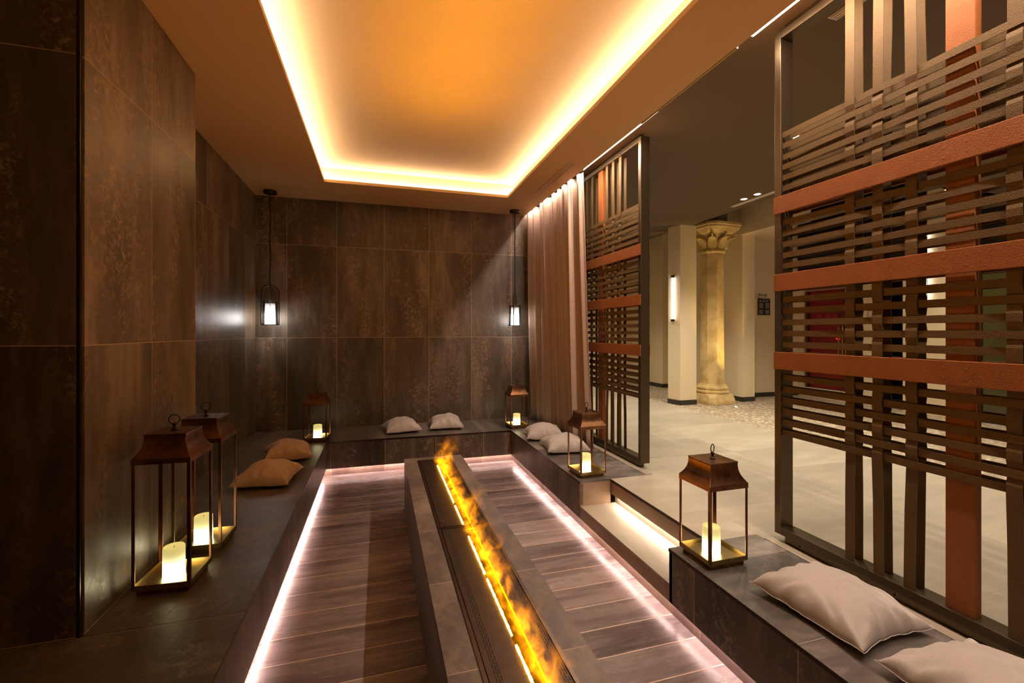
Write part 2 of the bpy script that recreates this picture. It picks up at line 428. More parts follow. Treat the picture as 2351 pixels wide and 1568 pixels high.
# ================================================================== BENCHES, STEPS
ZU = -0.285
def bench(label, group, seats, fronts, kicks, smat):
    t = thing('tiled_bench', label, 'bench', group=group)
    m = MB()
    for b in seats: m.box(*b)
    m.build('seat', smat, t)
    for bx, mat in fronts: B(*bx).build('front_panel', mat, t)
    for bx in kicks: B(*bx).build('toe_kick', M['kick'], t)
    return t
bl = bench('long dark tiled bench down the left wall with two tan cushions and tall lanterns', 'built-in tiled benches',
           [(-1.353, -0.524, 3.17, 5.036, -0.012, 0), (-1.07, -0.524, 2.088, 3.17, -0.012, 0)],
           [((-0.55, -0.527, 2.09, 5.036, ZU, -0.016), M['front_y'])], [(-0.60, -0.562, 2.09, 5.1, P, ZU + 0.03), (-1.0, -0.56, 2.09, 5.0, -0.255, -0.25)], M['seat_l'])
bl2 = bench('near end of the left bench, dark stained tile in the lower left corner', 'built-in tiled benches',
           [(-2.5, -0.524, YN, 2.086, -0.012, 0)],
           [((-0.55, -0.527, YN, 2.088, ZU, -0.016), M['front_y'])], [(-0.60, -0.562, YN, 2.088, P, ZU + 0.03), (-2.4, -0.56, YN, 2.08, -0.255, -0.25)], M['seat_l'])
bb = bench('dark tiled bench along the back wall with two pale cushions', 'built-in tiled benches',
           [(-1.353, 2.053, 5.036, 5.765, -0.012, 0)],
           [((-0.55, 1.50, 5.039, 5.065, ZU, -0.016), M['front_x'])], [(-0.60, 1.55, 5.10, 5.13, P, ZU + 0.03), (-0.56, 1.51, 5.08, 5.7, -0.255, -0.25)], M['seat_x'])
brr = bench('dark tiled bench beneath the curtain and far woven screen', 'built-in tiled benches',
           [(1.475, 2.053, 3.15, 5.036, -0.012, 0)],
           [((1.478, 1.50, 3.15, 5.036, ZU, -0.016), M['front_y']), ((1.475, 1.735, 3.152, 3.17, -0.185, -0.012), M['riser'])], [(1.512, 1.54, 3.15, 5.1, P, ZU + 0.03), (1.51, 2.0, 3.17, 5.0, -0.255, -0.25)], M['seat_y'])
brn = bench('dark tiled bench in front of the near woven screen, front right', 'built-in tiled benches',
           [(1.475, 2.053, YN, 2.055, -0.012, 0)],
           [((1.478, 1.50, YN, 2.055, ZU, -0.016), M['front_y']), ((1.478, 1.735, 2.03, 2.052, ZU, -0.012), M['front_y'])], [(1.512, 1.54, YN, 2.055, P, ZU + 0.03), (1.51, 2.0, YN, 2.0, -0.255, -0.25)], M['seat_y'])
# slim metal edge trims under the seat edge
def trim(par, *b): B(*b).build('edge_trim', M['trimm'], par)
trim(bl, -0.5245, -0.5225, 2.088, 5.036, -0.017, -0.002)
trim(bl2, -0.5245, -0.5225, YN, 2.088, -0.017, -0.002)
trim(bb, -0.524, 1.475, 5.034, 5.0365, -0.017, -0.002)
trim(brr, 1.4735, 1.4755, 3.15, 5.036, -0.017, -0.002)
trim(brn, 1.4735, 1.4755, YN, 2.055, -0.017, -0.002)
# steps between benches
st = thing('entry_step', 'pale stone entry step with glowing underside between the right benches', 'step')
MB().box(1.475, 1.772, 2.055, 3.15, -0.197, -0.185).build('tread', M['step'], st)
MB().box(1.478, 1.50, 2.055, 3.15, ZU, -0.19).build('riser', M['riser'], st)
MB().box(1.512, 1.54, 2.055, 3.15, P, ZU + 0.03).build('toe_kick', M['riser'], st)
MB().box(1.51, 1.76, 2.055, 3.15, -0.255, -0.25).build('underside', M['riser'], st)
st2 = thing('landing_edge', 'tan riser below the lobby floor edge at the top of the step', 'step')
MB().box(1.737, 1.76, 2.055, 3.15, -0.115, -0.008).build('riser', M['riser'], st2)
MB().box(1.772, 1.79, 2.055, 3.15, -0.185, -0.1).build('recess_back', M['step'], st2)
MB().box(1.7335, 1.737, 2.055, 3.15, -0.02, -0.001).build('edge_trim', M['trimm'], st2)

# ================================================================== FIRE TABLE
ZT = 0.06
ft = thing('fire_table', 'long tiled table holding the linear vapour fire in the middle of the pit', 'fire table', (0, 0, 0))
tx0, tx1, ty0, ty1 = 0.206, 0.697, YN + 0.3, 3.95
ix0, ix1, iy1 = 0.312, 0.598, 3.862
iy0 = 1.08
m = MB()
m.box(tx0, ix0, ty0, ty1, ZT - 0.012, ZT); m.box(ix1, tx1, ty0, ty1, ZT - 0.012, ZT)
m.box(ix0, ix1, iy1, ty1, ZT - 0.012, ZT); m.box(ix0, ix1, ty0, iy0, ZT - 0.012, ZT)
m.build('top', M['trough_top'], ft)
m = MB()
for (x0, x1) in ((tx0 + .002, tx0 + .02), (tx1 - .02, tx1 - .002)): m.box(x0, x1, ty0, ty1, P, ZT - 0.014)
m.box(tx0 + .02, tx1 - .02, ty1 - .02, ty1 - 0.002, P, ZT - 0.014)
m.build('side_cladding', M['trough_side'], ft)
m = MB()
m.box(tx0 - .001, tx0 + .002, ty0, ty1, ZT - .018, ZT - .004); m.box(tx1 - .002, tx1 + .001, ty0, ty1, ZT - .018, ZT - .004); m.box(tx0, tx1, ty1 - .002, ty1 + .001, ZT - .018, ZT - .004)
m.build('edge_trim', M['trimm'], ft)
B(ix0 - 0.004, ix0, iy0, iy1, ZT - 0.02, ZT + 0.0008).build('grout_line', M['trimm'], ft)

def insert_mat():
    t = NT('perforated_bronze_plate', 0.42, 0.75)
    P_ = t.sep(t.pos())
    br = t.new('ShaderNodeTexBrick'); br.offset = 0.5
    t.l.new(t.comb(P_[1], P_[0], 0.0), br.inputs['Vector'])
    br.inputs['Color1'].default_value = (1, 1, 1, 1); br.inputs['Color2'].default_value = (1, 1, 1, 1); br.inputs['Mortar'].default_value = (0, 0, 0, 1)
    br.inputs['Scale'].default_value = 1.0; br.inputs['Brick Width'].default_value = 0.030; br.inputs['Row Height'].default_value = 0.0085
    br.inputs['Mortar Size'].default_value = 0.0025; br.inputs['Mortar Smooth'].default_value = 0.0
    def band(a, b): return t.math('MULTIPLY', t.math('GREATER_THAN', P_[0], a), t.math('LESS_THAN', P_[0], b))
    inx = t.math('ADD', band(0.350, 0.3755), band(0.552, 0.5775))
    # perforation stops short of each module end
    ym = t.math('MULTIPLY', t.math('GREATER_THAN', P_[1], 2.66), t.math('LESS_THAN', P_[1], 3.72))
    yn = t.math('LESS_THAN', P_[1], 2.45)
    mask = t.math('MULTIPLY', t.math('MULTIPLY', inx, t.math('ADD', ym, yn)), br.outputs['Fac'])
    mask = t.math('MULTIPLY', t.math('MULTIPLY', inx, t.math('ADD', ym, yn)), t.math('SUBTRACT', 1.0, br.outputs['Fac']))
    f = t.noise(t.pos(), 14, 4)
    base = t.mix(f, (0.040, 0.025, 0.017), (0.075, 0.047, 0.03))
    t.color(t.mix(mask, base, (0.003, 0.002, 0.001)))
    t.put(t.b.inputs['Metallic'], t.math('SUBTRACT', 0.75, t.math('MULTIPLY', mask, 0.75)))
    t.put(t.b.inputs['Roughness'], t.math('ADD', 0.42, t.math('MULTIPLY', mask, 0.5)))
    return t.m
M['insert'] = insert_mat()
sx0, sx1 = 0.452, 0.500   # slot
for k, (a, b, lab) in enumerate(((2.505, iy1, 'far'), (iy0, 2.495, 'near'))):
    t = thing('fire_cassette', '%s bronze perforated fire cassette set into the table, %s' % (lab, 'next to the back bench' if k == 0 else 'nearest the viewer'), 'fire insert', (0, 0, 0), group='fire cassettes')
    m = MB()
    m.box(ix0, ix0 + 0.014, a, b, ZT - 0.01, ZT + 0.003); m.box(ix1 - 0.014, ix1, a, b, ZT - 0.01, ZT + 0.003)
    m.box(ix0 + 0.014, ix1 - 0.014, b - 0.01, b, ZT - 0.01, ZT + 0.003); m.box(ix0 + .014, ix1 - .014, a, a + 0.01, ZT - 0.01, ZT + 0.003)
    m.build('rim', plain('bronze_rim', (0.09, 0.06, 0.04), 0.3, 0.8) if k == 0 else bpy.data.materials['bronze_rim'], t)
    m = MB()
    m.box(ix0 + 0.018, sx0, a + .013, b - .013, ZT - 0.008, ZT + 0.001); m.box(sx1, ix1 - 0.018, a + .013, b - .013, ZT - 0.008, ZT + 0.001)
    m.box(sx0, sx1, b - (0.14 if k == 0 else 0.11), b - .013, ZT - 0.008, ZT + 0.001)
    m.box(sx0, sx1, a + .013, a + 0.06, ZT - 0.008, ZT + 0.001)
    m.build('perforated_plate', M['insert'], t)
    m = MB()
    m.box(sx0 - .02, sx1 + .02, a + .013, b - .013, -0.14, -0.135); m.box(sx0 - .022, sx0 - .018, a + .013, b - .013, -.14, ZT - .008); m.box(sx1 + .018, sx1 + .022, a + .013, b - .013, -.14, ZT - .008)
    m.build('tank', M['iron'], t)
    if k == 0:
        MB().lathe([(0.012, ZT + 0.0012), (0.012, ZT + 0.0022)], 20, 0.353, 2.585).build('round_badge', M['brass'], t)
    else:
        for yb in (2.41, 2.44, 2.47):
            B(sx0 + 0.004, sx1 - 0.002, yb - 0.008, yb + 0.004, ZT - 0.004, ZT + 0.006).build('cross_bar', M['brass'], t, bevel=0.002)
bead_m = emit('amber_led', (1.0, 0.56, 0.07), 14.0)
glint_m = emit('amber_painted_glint', (1.0, 0.48, 0.0), 1.7)  # emission stands in for fire light reflected on the slot edge
for (a, b, lab) in ((2.85, 3.67, 'farthest amber light row of the fire'), (2.515, 2.80, 'amber light row just beyond the cross bars'), (1.975, 2.365, 'amber light row just nearer than the cross bars'), (1.545, 1.93, 'amber light row in the middle of the near cassette'), (1.12, 1.497, 'nearest amber light row, at the lower picture edge')):
    m = MB(); y = a
    while y < b:
        rr = 0.0048 * random.uniform(0.8, 1.2)
        xx = sx0 + 0.004
        m.lathe([(rr * math.cos(q), ZT + 0.003 + rr * math.sin(q)) for q in (-1.2, -.6, 0, .6, 1.2)], 8, xx, y)
        y += 0.0115
    tag(m.build('light_row', bead_m, smooth='all'), lab, 'fire light', 'amber light rows of the fire')
for (a, b, lab) in ((2.52, 3.70, 'thin amber painted reflection along the far cassette slot edge'), (1.12, 2.49, 'thin amber painted reflection along the near cassette slot edge')):
    tag(B(sx1 - 0.003, sx1 + 0.002, a, b, ZT + 0.001, ZT + 0.004).build('painted_edge_glint', glint_m), lab, 'fire light', 'painted amber edge reflections of the fire')

def flame_mat():
    m = bpy.data.materials.new('glowing_vapour'); m.use_nodes = True
    t = NT.__new__(NT); t.m = m; t.t = m.node_tree; t.n = t.t.nodes; t.l = t.t.links; t.n.clear()
    out = t.n.new('ShaderNodeOutputMaterial')
    P_ = t.sep(t.pos())
    h = t.math('SUBTRACT', P_[2], ZT)
    # sideways drift of the vapour
    drift = t.math('MULTIPLY', t.math('SUBTRACT', t.noise(t.comb(0.0, P_[1], 0.0), 3.0, 2), 0.40), 0.22)
    cx = t.math('ADD', 0.477, t.math('ADD', t.math('MULTIPLY', h, 0.25), t.math('MULTIPLY', drift, t.math('MULTIPLY', h, 6.0))))
    wdt = t.math('ADD', 0.031, t.math('MULTIPLY', h, 0.26))
    lat = t.math('DIVIDE', t.math('SUBTRACT', P_[0], cx), wdt)
    lat = t.math('POWER', 2.718, t.math('MULTIPLY', t.math('MULTIPLY', lat, lat), -1.0))
    # flame height varies along the slot
    hv = t.math('ADD', 0.020, t.math('MULTIPLY', t.math('POWER', t.noise(t.comb(0.0, P_[1], 5.0), 2.6, 2), 2.6), 0.17))
    far = t.math('MULTIPLY', t.math('GREATER_THAN', P_[1], 3.5), 0.035)
    hv = t.math('ADD', hv, far)
    ver = t.math('POWER', 2.718, t.math('MULTIPLY', t.math('DIVIDE', h, hv), -1.0))
    n1 = t.noise(t.comb(t.math('MULTIPLY', P_[0], 1.0), P_[1], t.math('MULTIPLY', P_[2], 0.8)), 15.0, 5, 0.62, 1.6)
    n1 = t.math('SUBTRACT', n1, 0.45, clamp=True)
    n1 = t.math('MAXIMUM', t.math('MULTIPLY', n1, 5.5), t.math('MULTIPLY', 0.42, t.math('POWER', 2.718, t.math('MULTIPLY', h, -60.0))))
    d = t.math('SUBTRACT', t.math('MULTIPLY', t.math('MULTIPLY', lat, ver), n1), 0.05, clamp=True)
    pv = t.n.new('ShaderNodeVolumePrincipled')
    pv.inputs['Color'].default_value = (0.9, 0.6, 0.3, 1)
    t.l.new(t.math('MULTIPLY', d, 4.0), pv.inputs['Density'])
    col = t.ramp(d, [(0.0, (1.0, 0.24, 0.0)), (0.25, (1.0, 0.38, 0.0)), (0.8, (1.0, 0.5, 0.006))])
    t.l.new(col, pv.inputs['Emission Color'])
    t.l.new(t.math('MULTIPLY', d, 38.0), pv.inputs['Emission Strength'])
    t.l.new(pv.outputs[0], out.inputs['Volume'])
    return m
FL = flame_mat()
fl = B(0.40, 0.66, 1.1, 3.80, ZT + 0.006, ZT + 0.30).build('vapour_flame', FL)
tag(fl, 'glowing yellow vapour flames rising along the slot of the fire table', 'flame', kind='stuff')

def area(name, loc, rot, sx, sy, power, col, par=None, spread=180):
    d = bpy.data.lights.new(name, 'AREA'); d.shape = 'RECTANGLE'; d.size = sx; d.size_y = sy; d.energy = power; d.color = col
    d.spread = R(spread)
    o = bpy.data.objects.new(name, d); COL.objects.link(o); o.location = loc; o.rotation_euler = rot
    if par: o.parent = par
    return o
area('fire_lamp', (0.476, 3.05, ZT - 0.004), (R(180), 0, 0), 0.03, 1.1, L_FIRE_W * 0.5, (1.0, 0.33, 0.012), spread=180)
area('fire_lamp', (0.476, 1.76, ZT - 0.004), (R(180), 0, 0), 0.03, 1.2, L_FIRE_W * 0.5, (1.0, 0.33, 0.012), spread=180)
area('fire_lamp', (0.476, 3.05, ZT - 0.002), (R(180), 0, 0), 0.03, 1.1, L_FIRE_W * 0.17, (1.0, 0.40, 0.015), spread=34)
area('fire_lamp', (0.476, 1.76, ZT - 0.002), (R(180), 0, 0), 0.03, 1.2, L_FIRE_W * 0.19, (1.0, 0.40, 0.015), spread=34)

# ================================================================== STRIP LIGHTS
def strip(label, quads, col, s, group=None, mat=None):
    m = MB()
    for q in quads: m.quad(*q)
    o = m.build('led_strip', mat or emit('led', col, s))
    tag(o, label, 'strip light', group)
    return o
zq = ZC + 0.034
strip('hidden warm strip light on the left ledge of the ceiling recess', [((rx0 + .03, ry0, zq), (rx0 + .045, ry0, zq), (rx0 + .045, ry1, zq), (rx0 + .03, ry1, zq))], WARM, L_COVE)
strip('hidden warm strip light on the right ledge of the ceiling recess', [((rx1 - .045, ry0, zq), (rx1 - .03, ry0, zq), (rx1 - .03, ry1, zq), (rx1 - .045, ry1, zq))], WARM, L_COVE)
strip('hidden warm strip light on the far ledge of the ceiling recess', [((rx0, ry1 - .045, zq), (rx1, ry1 - .045, zq), (rx1, ry1 - .03, zq), (rx0, ry1 - .03, zq))], WARM, L_COVE)
zu = ZU + 0.004
FM = emit('led_floor', PINK, L_FLOOR)
strip('pinkish strip light under the left bench', [((-0.560, YN, zu), (-0.560, 5.03, zu), (-0.548, 5.03, zu), (-0.548, YN, zu))], 0, 0, 'strip lights under the benches', FM)
strip('pinkish strip light under the back bench', [((-0.55, 5.068, zu), (-0.55, 5.080, zu), (1.5, 5.080, zu), (1.5, 5.068, zu))], 0, 0, 'strip lights under the benches', FM)
strip('pinkish strip light under the right bench, steps and front right bench', [((1.499, -0.4, zu), (1.499, 5.05, zu), (1.510, 5.05, zu), (1.510, -0.4, zu))], 0, 0, 'strip lights under the benches', FM)
strip('white strip light below the landing riser washing the stone step', [((1.762, 2.09, -0.118), (1.762, 3.10, -0.118), (1.771, 3.10, -0.118), (1.771, 2.09, -0.118))], (1.0, 0.80, 0.62), L_STEP)
# ceiling edge strips above the screens
SM = emit('led_slot', (1.0, 0.76, 0.60), L_SLOT)
SV = emit('led_slot_diffuser', (1.0, 0.80, 0.58), 3.2)
SM2 = emit('led_slot_soft', (1.0, 0.76, 0.62), L_SLOT * 0.42)
for (a, b, lab, sm) in ((2.95, 4.08, 'above the far screen', SM), (4.09, 5.70, 'above the curtain', SM2), (-0.3, 2.05, 'above the near screen', SM)):
    t = thing('ceiling_edge_light', 'strip light along the ceiling edge ' + lab, 'strip light', (1.885, a, ZC + .03), group='strip lights on the ceiling edge')
    L_ = b - a
    MB().quad((0.034, 0, 0.03), (0.034, L_, 0.03), (0.048, L_, 0.03), (0.048, 0, 0.03)).build('led_strip', sm, t)
    B(0.03, 0.052, 0, L_, 0.031, 0.0748).build('channel', M['trimm'], t)
    MB().quad((0.117, 0, 0.0735), (0.117, L_, 0.0735), (0.142, L_, 0.0735), (0.142, 0, 0.0735)).build('diffuser', SV, t)

# ================================================================== LANTERNS
def lantern(label, x, y, rz, tall, group, cl):
    t = thing('lantern', label, 'lantern', (x, y, 0), rz, group)
    H = 0.571 if tall else 0.380
    b = 0.1125
    B(-.1, .1, -.1, .1, 0, 0.024).build('foot', M['copper'], t, bevel=0.0015)
    m = MB(); m.box(-b, b, -b, b, 0.024, 0.030)
    for (x0, x1, y0, y1) in ((-b, b, -b, -b + .004), (-b, b, b - .004, b), (-b, -b + .004, -b + .004, b - .004), (b - .004, b, -b + .004, b - .004)): m.box(x0, x1, y0, y1, 0.030, 0.047)
    m.build('tray', M['brass'], t)
    for sx in (-1, 1):
        for sy in (-1, 1):
            m = MB()
            # L-shaped angle post
            m.box(sx * b, sx * (b - .013), sy * b, sy * (b - .0025), 0.030, H)
            m.box(sx * b, sx * (b - .0025), sy * (b - .0025), sy * (b - .013), 0.030, H)
            m.build('post', M['copper'], t)
    m = MB()
    e = b + 0.002
    m.box(-e, e, -e, -e + .004, H, H + .024); m.box(-e, e, e - .004, e, H, H + .024); m.box(-e, -e + .004, -e + .004, e - .004, H, H + .024); m.box(e - .004, e, -e + .004, e - .004, H, H + .024)
    rings = []
    hh = 0.10
    for k in range(11):
        q = k / 10.0
        w_ = 0.0815 + (e - 0.0815) * (1 - q) ** 3.0
        if k == 10: w_ = 0.0835
        z = H + 0.024 + hh * (q ** 0.92)
        rings.append([(-w_, -w_, z), (w_, -w_, z), (w_, w_, z), (-w_, w_, z)])
    m.rings(rings)
    m.build('roof', M['copper'], t, bevel=0.0008)
    zt = H + 0.024 + hh
    m = MB().lathe([(0.013, zt), (0.013, zt + .004), (0.006, zt + .009), (0.005, zt + .018), (0.009, zt + .024), (0.009, zt + .030), (0.004, zt + .035)], 16)
    m.build('finial', M['iron'], t, smooth=True)
    rc = 0.021; zc = zt + 0.030 + rc
    a0 = 0.5 if not tall else 0.25
    MB().tube([(rc * math.cos(2*math.pi*k/28) * math.cos(a0), rc * math.cos(2*math.pi*k/28) * math.sin(a0), zc + rc * math.sin(2*math.pi*k/28)) for k in range(28)], 0.0026, 8, closed=True).build('ring', M['iron'], t, smooth='all')
    # candle (its own thing, standing in the tray)
    c = bpy.data.objects.new('candle', candle_me); COL.objects.link(c)
    c.location = (x + random.uniform(-.012, .004), y + random.uniform(-.012, .004), 0.031); c.rotation_euler = (0, 0, rz)
    tag(c, cl, 'candle', 'glowing candles in the lanterns')
    w_ = bpy.data.objects.new('wick', wick_me); COL.objects.link(w_); w_.parent = c
    return t
def candle_mat():
    t = NT('glowing_wax', 0.5)
    o = t.sep(t.obj())
    z = t.math('DIVIDE', o[2], 0.13)
    t.color((0.75, 0.62, 0.35))
    col = t.ramp(z, [(0.0, (1.0, 0.93, 0.66)), (0.45, (1.0, 0.90, 0.46)), (1.0, (1.0, 0.84, 0.24))])
    t.l.new(col, t.b.inputs['Emission Color'])
    st_ = t.math('ADD', 0.34, t.math('MULTIPLY', t.math('POWER', t.math('SUBTRACT', 1.0, z, clamp=True), 3.8), L_CANDLE))
    t.put(t.b.inputs['Emission Strength'], st_)
    return t.m
cm = MB().lathe([(0.040, 0.0), (0.043, 0.003), (0.043, 0.122), (0.0425, 0.128), (0.040, 0.131), (0.037, 0.129), (0.034, 0.124), (0.018, 0.1215), (0.001, 0.121)], 40)
candle_o = cm.build('candle_proto', candle_mat(), smooth=True); candle_me = candle_o.data; bpy.data.objects.remove(candle_o)
wo = MB().tube([(0, 0, .120), (0.001, 0, .127), (0.003, 0, .131)], 0.0012, 6).build('w', M['iron']); wick_me = wo.data; bpy.data.objects.remove(wo)
G = 'copper lanterns on the benches'
lantern('tall copper lantern nearest the left wall pier, front one of the tall pair', -0.905, 2.432, R(-4), True, G, 'glowing candle in the front tall lantern on the left bench')
lantern('tall copper lantern standing behind the other tall one on the left bench', -0.895, 2.795, R(-3), True, G, 'glowing candle in the rear tall lantern on the left bench')
lantern('small copper lantern in the far left corner between tan and pale cushions', -0.625, 5.16, R(-5), False, G, 'glowing candle in the far left corner lantern')
lantern('small copper lantern in the far right corner before the curtain', 1.592, 5.187, R(1), False, G, 'glowing candle in the lantern before the curtain')
lantern('small copper lantern at the end of the right bench beside the steps and cushions', 1.613, 3.325, R(3), False, G, 'glowing candle in the lantern at the far side of the steps')
lantern('copper lantern nearest the viewer on the right, at the corner of the front right bench', 1.629, 1.908, R(0.5), False, G, 'glowing candle in the nearest lantern on the right')

# ================================================================== CUSHIONS
def cushion(label, x, y, rz, mat, a=0.21, b=0.21, H=0.085, seed=0, tilt=(0, 0), z=0.0, group='pale cushions'):
    t = thing('cushion', label, 'cushion', (x, y, z), rz, group)
    N = 36
    def pt(i, j, top):
        u = -1 + 2 * i / N; v = -1 + 2 * j / N
        X = a * u * (1 - 0.13 * (1 - v * v)); Y = b * v * (1 - 0.13 * (1 - u * u))
        e = max(0.0, (1 - u * u) * (1 - v * v))
        h = e ** 0.42
        ed = 1 - max(abs(u), abs(v))
        wr = noise.noise(Vector((X * 9 + seed, Y * 9, seed))) * 0.014 * min(1, ed * 5)
        th = math.atan2(v, u)
        wr += 0.0105 * math.sin(th * 13 + seed * 2 + 3 * noise.noise(Vector((u * 2, v * 2, seed)))) * math.exp(-((ed - 0.14) / 0.11) ** 2)
        wr += 0.006 * math.sin(th * 23 + seed) * math.exp(-((ed - 0.07) / 0.06) ** 2)
        mid = 0.030 + 0.010 * (abs(u) * abs(v)) ** 3 + 0.004 * math.sin(th * 3 + seed)
        if top: Z = mid + h * H + wr
        else: Z = mid - h * (mid - 0.001) * 1.0 + wr * 0.15
        Z = max(Z, 0.001)
        return (X, Y, Z + tilt[0] * X + tilt[1] * Y)
    v = []; f = []
    idx = {}
    for i in range(N + 1):
        for j in range(N + 1):
            idx[(i, j, 1)] = len(v); v.append(pt(i, j, True))
    for i in range(N + 1):
        for j in range(N + 1):
            if i in (0, N) or j in (0, N): idx[(i, j, 0)] = idx[(i, j, 1)]
            else: idx[(i, j, 0)] = len(v); v.append(pt(i, j, False))
    for i in range(N):
        for j in range(N):
            f.append((idx[(i, j, 1)], idx[(i+1, j, 1)], idx[(i+1, j+1, 1)], idx[(i, j+1, 1)]))
            f.append((idx[(i, j, 0)], idx[(i, j+1, 0)], idx[(i+1, j+1, 0)], idx[(i+1, j, 0)]))
    m = MB(); m.v = v; m.f = f
    m.build('cover', mat, t, smooth='all', sub=1)
    per = [idx[(i, 0, 1)] for i in range(0, N, 2)] + [idx[(N, j, 1)] for j in range(0, N, 2)] + [idx[(i, N, 1)] for i in range(N, 0, -2)] + [idx[(0, j, 1)] for j in range(N, 0, -2)]
    MB().tube([v[k] for k in per], 0.0018, 6, closed=True).build('seam', mat, t, smooth='all')
    return t
CU, TA = M['cushion'], M['tan']
cushion('pale linen cushion on the front right bench beside the nearest lantern', 1.785, 1.39, R(4), CU, .20, .235, .125, 1)
cushion('pale linen cushion cut by the lower right picture edge', 1.80, 0.86, R(-3), CU, .21, .24, .125, 2)
cushion('pale linen cushion under the curtain on the right bench, rear of the two', 1.715, 4.58, R(-14), CU, .205, .215, .13, 3)
cushion('pale linen cushion on the right bench just behind the lantern', 1.735, 4.06, R(-10), CU, .21, .22, .125, 4)
cushion('pale linen cushion on the back bench, left one of the two', 0.25, 5.37, R(6), CU, .20, .22, .125, 5)
cushion('pale linen cushion on the back bench, right one of the two', 0.77, 5.43, R(-4), CU, .20, .235, .125, 6)
cushion('tan cushion on the left bench beside the tall lanterns', -0.81, 3.84, R(-6), TA, .20, .22, .135, 7, group='tan cushions')
cushion('tan cushion on the left bench, farther of the two', -0.795, 4.52, R(12), TA, .20, .22, .135, 8, group='tan cushions')

# ================================================================== PENDANTS
def pend_glass():
    m = bpy.data.materials.new('pendant_glass'); m.use_nodes = True
    t = NT.__new__(NT); t.m = m; t.t = m.node_tree; t.n = t.t.nodes; t.l = t.t.links; t.n.clear()
    out = t.n.new('ShaderNodeOutputMaterial')
    tr = t.n.new('ShaderNodeBsdfTransparent'); tr.inputs[0].default_value = (0.93, 0.93, 0.92, 1)
    gl = t.n.new('ShaderNodeBsdfGlossy'); gl.inputs['Roughness'].default_value = 0.08
    fr = t.n.new('ShaderNodeFresnel'); fr.inputs[0].default_value = 1.45
    mx = t.n.new('ShaderNodeMixShader'); t.l.new(t.math('ADD', fr.outputs[0], 0.05), mx.inputs[0]); t.l.new(tr.outputs[0], mx.inputs[1]); t.l.new(gl.outputs[0], mx.inputs[2])
    t.l.new(mx.outputs[0], out.inputs[0])
    return m
def pend_core():
    m = bpy.data.materials.new('frosted_glow'); m.use_nodes = True
    t = NT.__new__(NT); t.m = m; t.t = m.node_tree; t.n = t.t.nodes; t.l = t.t.links; t.n.clear()
    out = t.n.new('ShaderNodeOutputMaterial')
    z = t.math('DIVIDE', t.sep(t.obj())[2], 0.255)
    f = t.ramp(z, [(0.42, (1, 1, 1)), (0.62, (0.4, 0.4, 0.4)), (0.95, (0.14, 0.14, 0.14))])
    tr = t.n.new('ShaderNodeBsdfTransparent'); em = t.n.new('ShaderNodeEmission')
    em.inputs[0].default_value = (1.0, 0.93, 0.90, 1); em.inputs[1].default_value = L_PEND
    f2 = t.math('MULTIPLY', f, f)
    t.put(em.inputs[1], t.math('ADD', 0.8, t.math('MULTIPLY', f2, L_PEND)))
    mx = t.n.new('ShaderNodeMixShader'); t.l.new(f, mx.inputs[0]); t.l.new(tr.outputs[0], mx.inputs[1]); t.l.new(em.outputs[0], mx.inputs[2])
    t.l.new(mx.outputs[0], out.inputs[0])
    return m
PG, PC = pend_glass(), pend_core()
def pendant(label, x, y, rz):
    t = thing('pendant_lamp', label, 'pendant lamp', (x, y, 1.225), rz, 'glass pendant lamps')
    MB().lathe([(0.079, 0.006), (0.0765, 0.12), (0.074, 0.262), (0.072, 0.262), (0.0745, 0.12), (0.077, 0.006)], 40, cap=False).build('glass_shade', PG, t, smooth=True)
    MB().lathe([(0.073, 0.008), (0.0705, 0.12), (0.069, 0.235)], 40, cap=False).build('frosted_liner', PC, t, smooth=True)
    MB().lathe([(0.084, -0.004), (0.084, 0.006), (0.066, 0.006), (0.066, -0.004), (0.084, -0.004)], 40, cap=False).build('base_ring', M['iron'], t)
    path = [(-0.086, 0, -0.002), (-0.086, 0, 0.10), (-0.086, 0, 0.33)]
    for k in range(13):
        a = math.pi - math.pi * k / 12
        path.append((0.086 * math.cos(a), 0, 0.355 + 0.082 * math.sin(a)))
    path += [(0.086, 0, 0.33), (0.086, 0, 0.10), (0.086, 0, -0.002)]
    MB().tube(path, 0.0065, 10).build('handle', M['bronze'] if False else M['iron'], t, smooth='all')
    MB().lathe([(0.012, 0.10), (0.020, 0.13), (0.017, 0.16), (0.008, 0.19), (0.004, 0.235)], 16).build('lamp_holder', M['iron'], t, smooth=True)
    # twisted cord
    zt = ZC - 0.03 - 1.225
    m = MB()
    n = 170
    for ph in (0, math.pi):
        m.tube([(0.0055 * math.cos(k * 0.8 + ph) + 0.004 * math.sin(k * .11), 0.0055 * math.sin(k * 0.8 + ph), 0.22 + (zt - 0.22) * k / n) for k in range(n + 1)], 0.0042, 6)
    m.build('twisted_cord', plain('black_cord', (0.015, 0.01, 0.008), 0.7) if 'black_cord' not in bpy.data.materials else bpy.data.materials['black_cord'], t, smooth='all')
    MB().lathe([(0.066, ZC - 1.225 - 0.032), (0.068, ZC - 1.225 - 0.028), (0.068, ZC - 1.225)], 32).build('ceiling_rose', M['iron'], t, smooth=True)
    return t
pendant('glass pendant lamp with arched handle in the far left corner', -1.158, 5.55, R(8))
pendant('glass pendant lamp hanging in front of the curtain at the right', 1.681, 5.55, R(62))

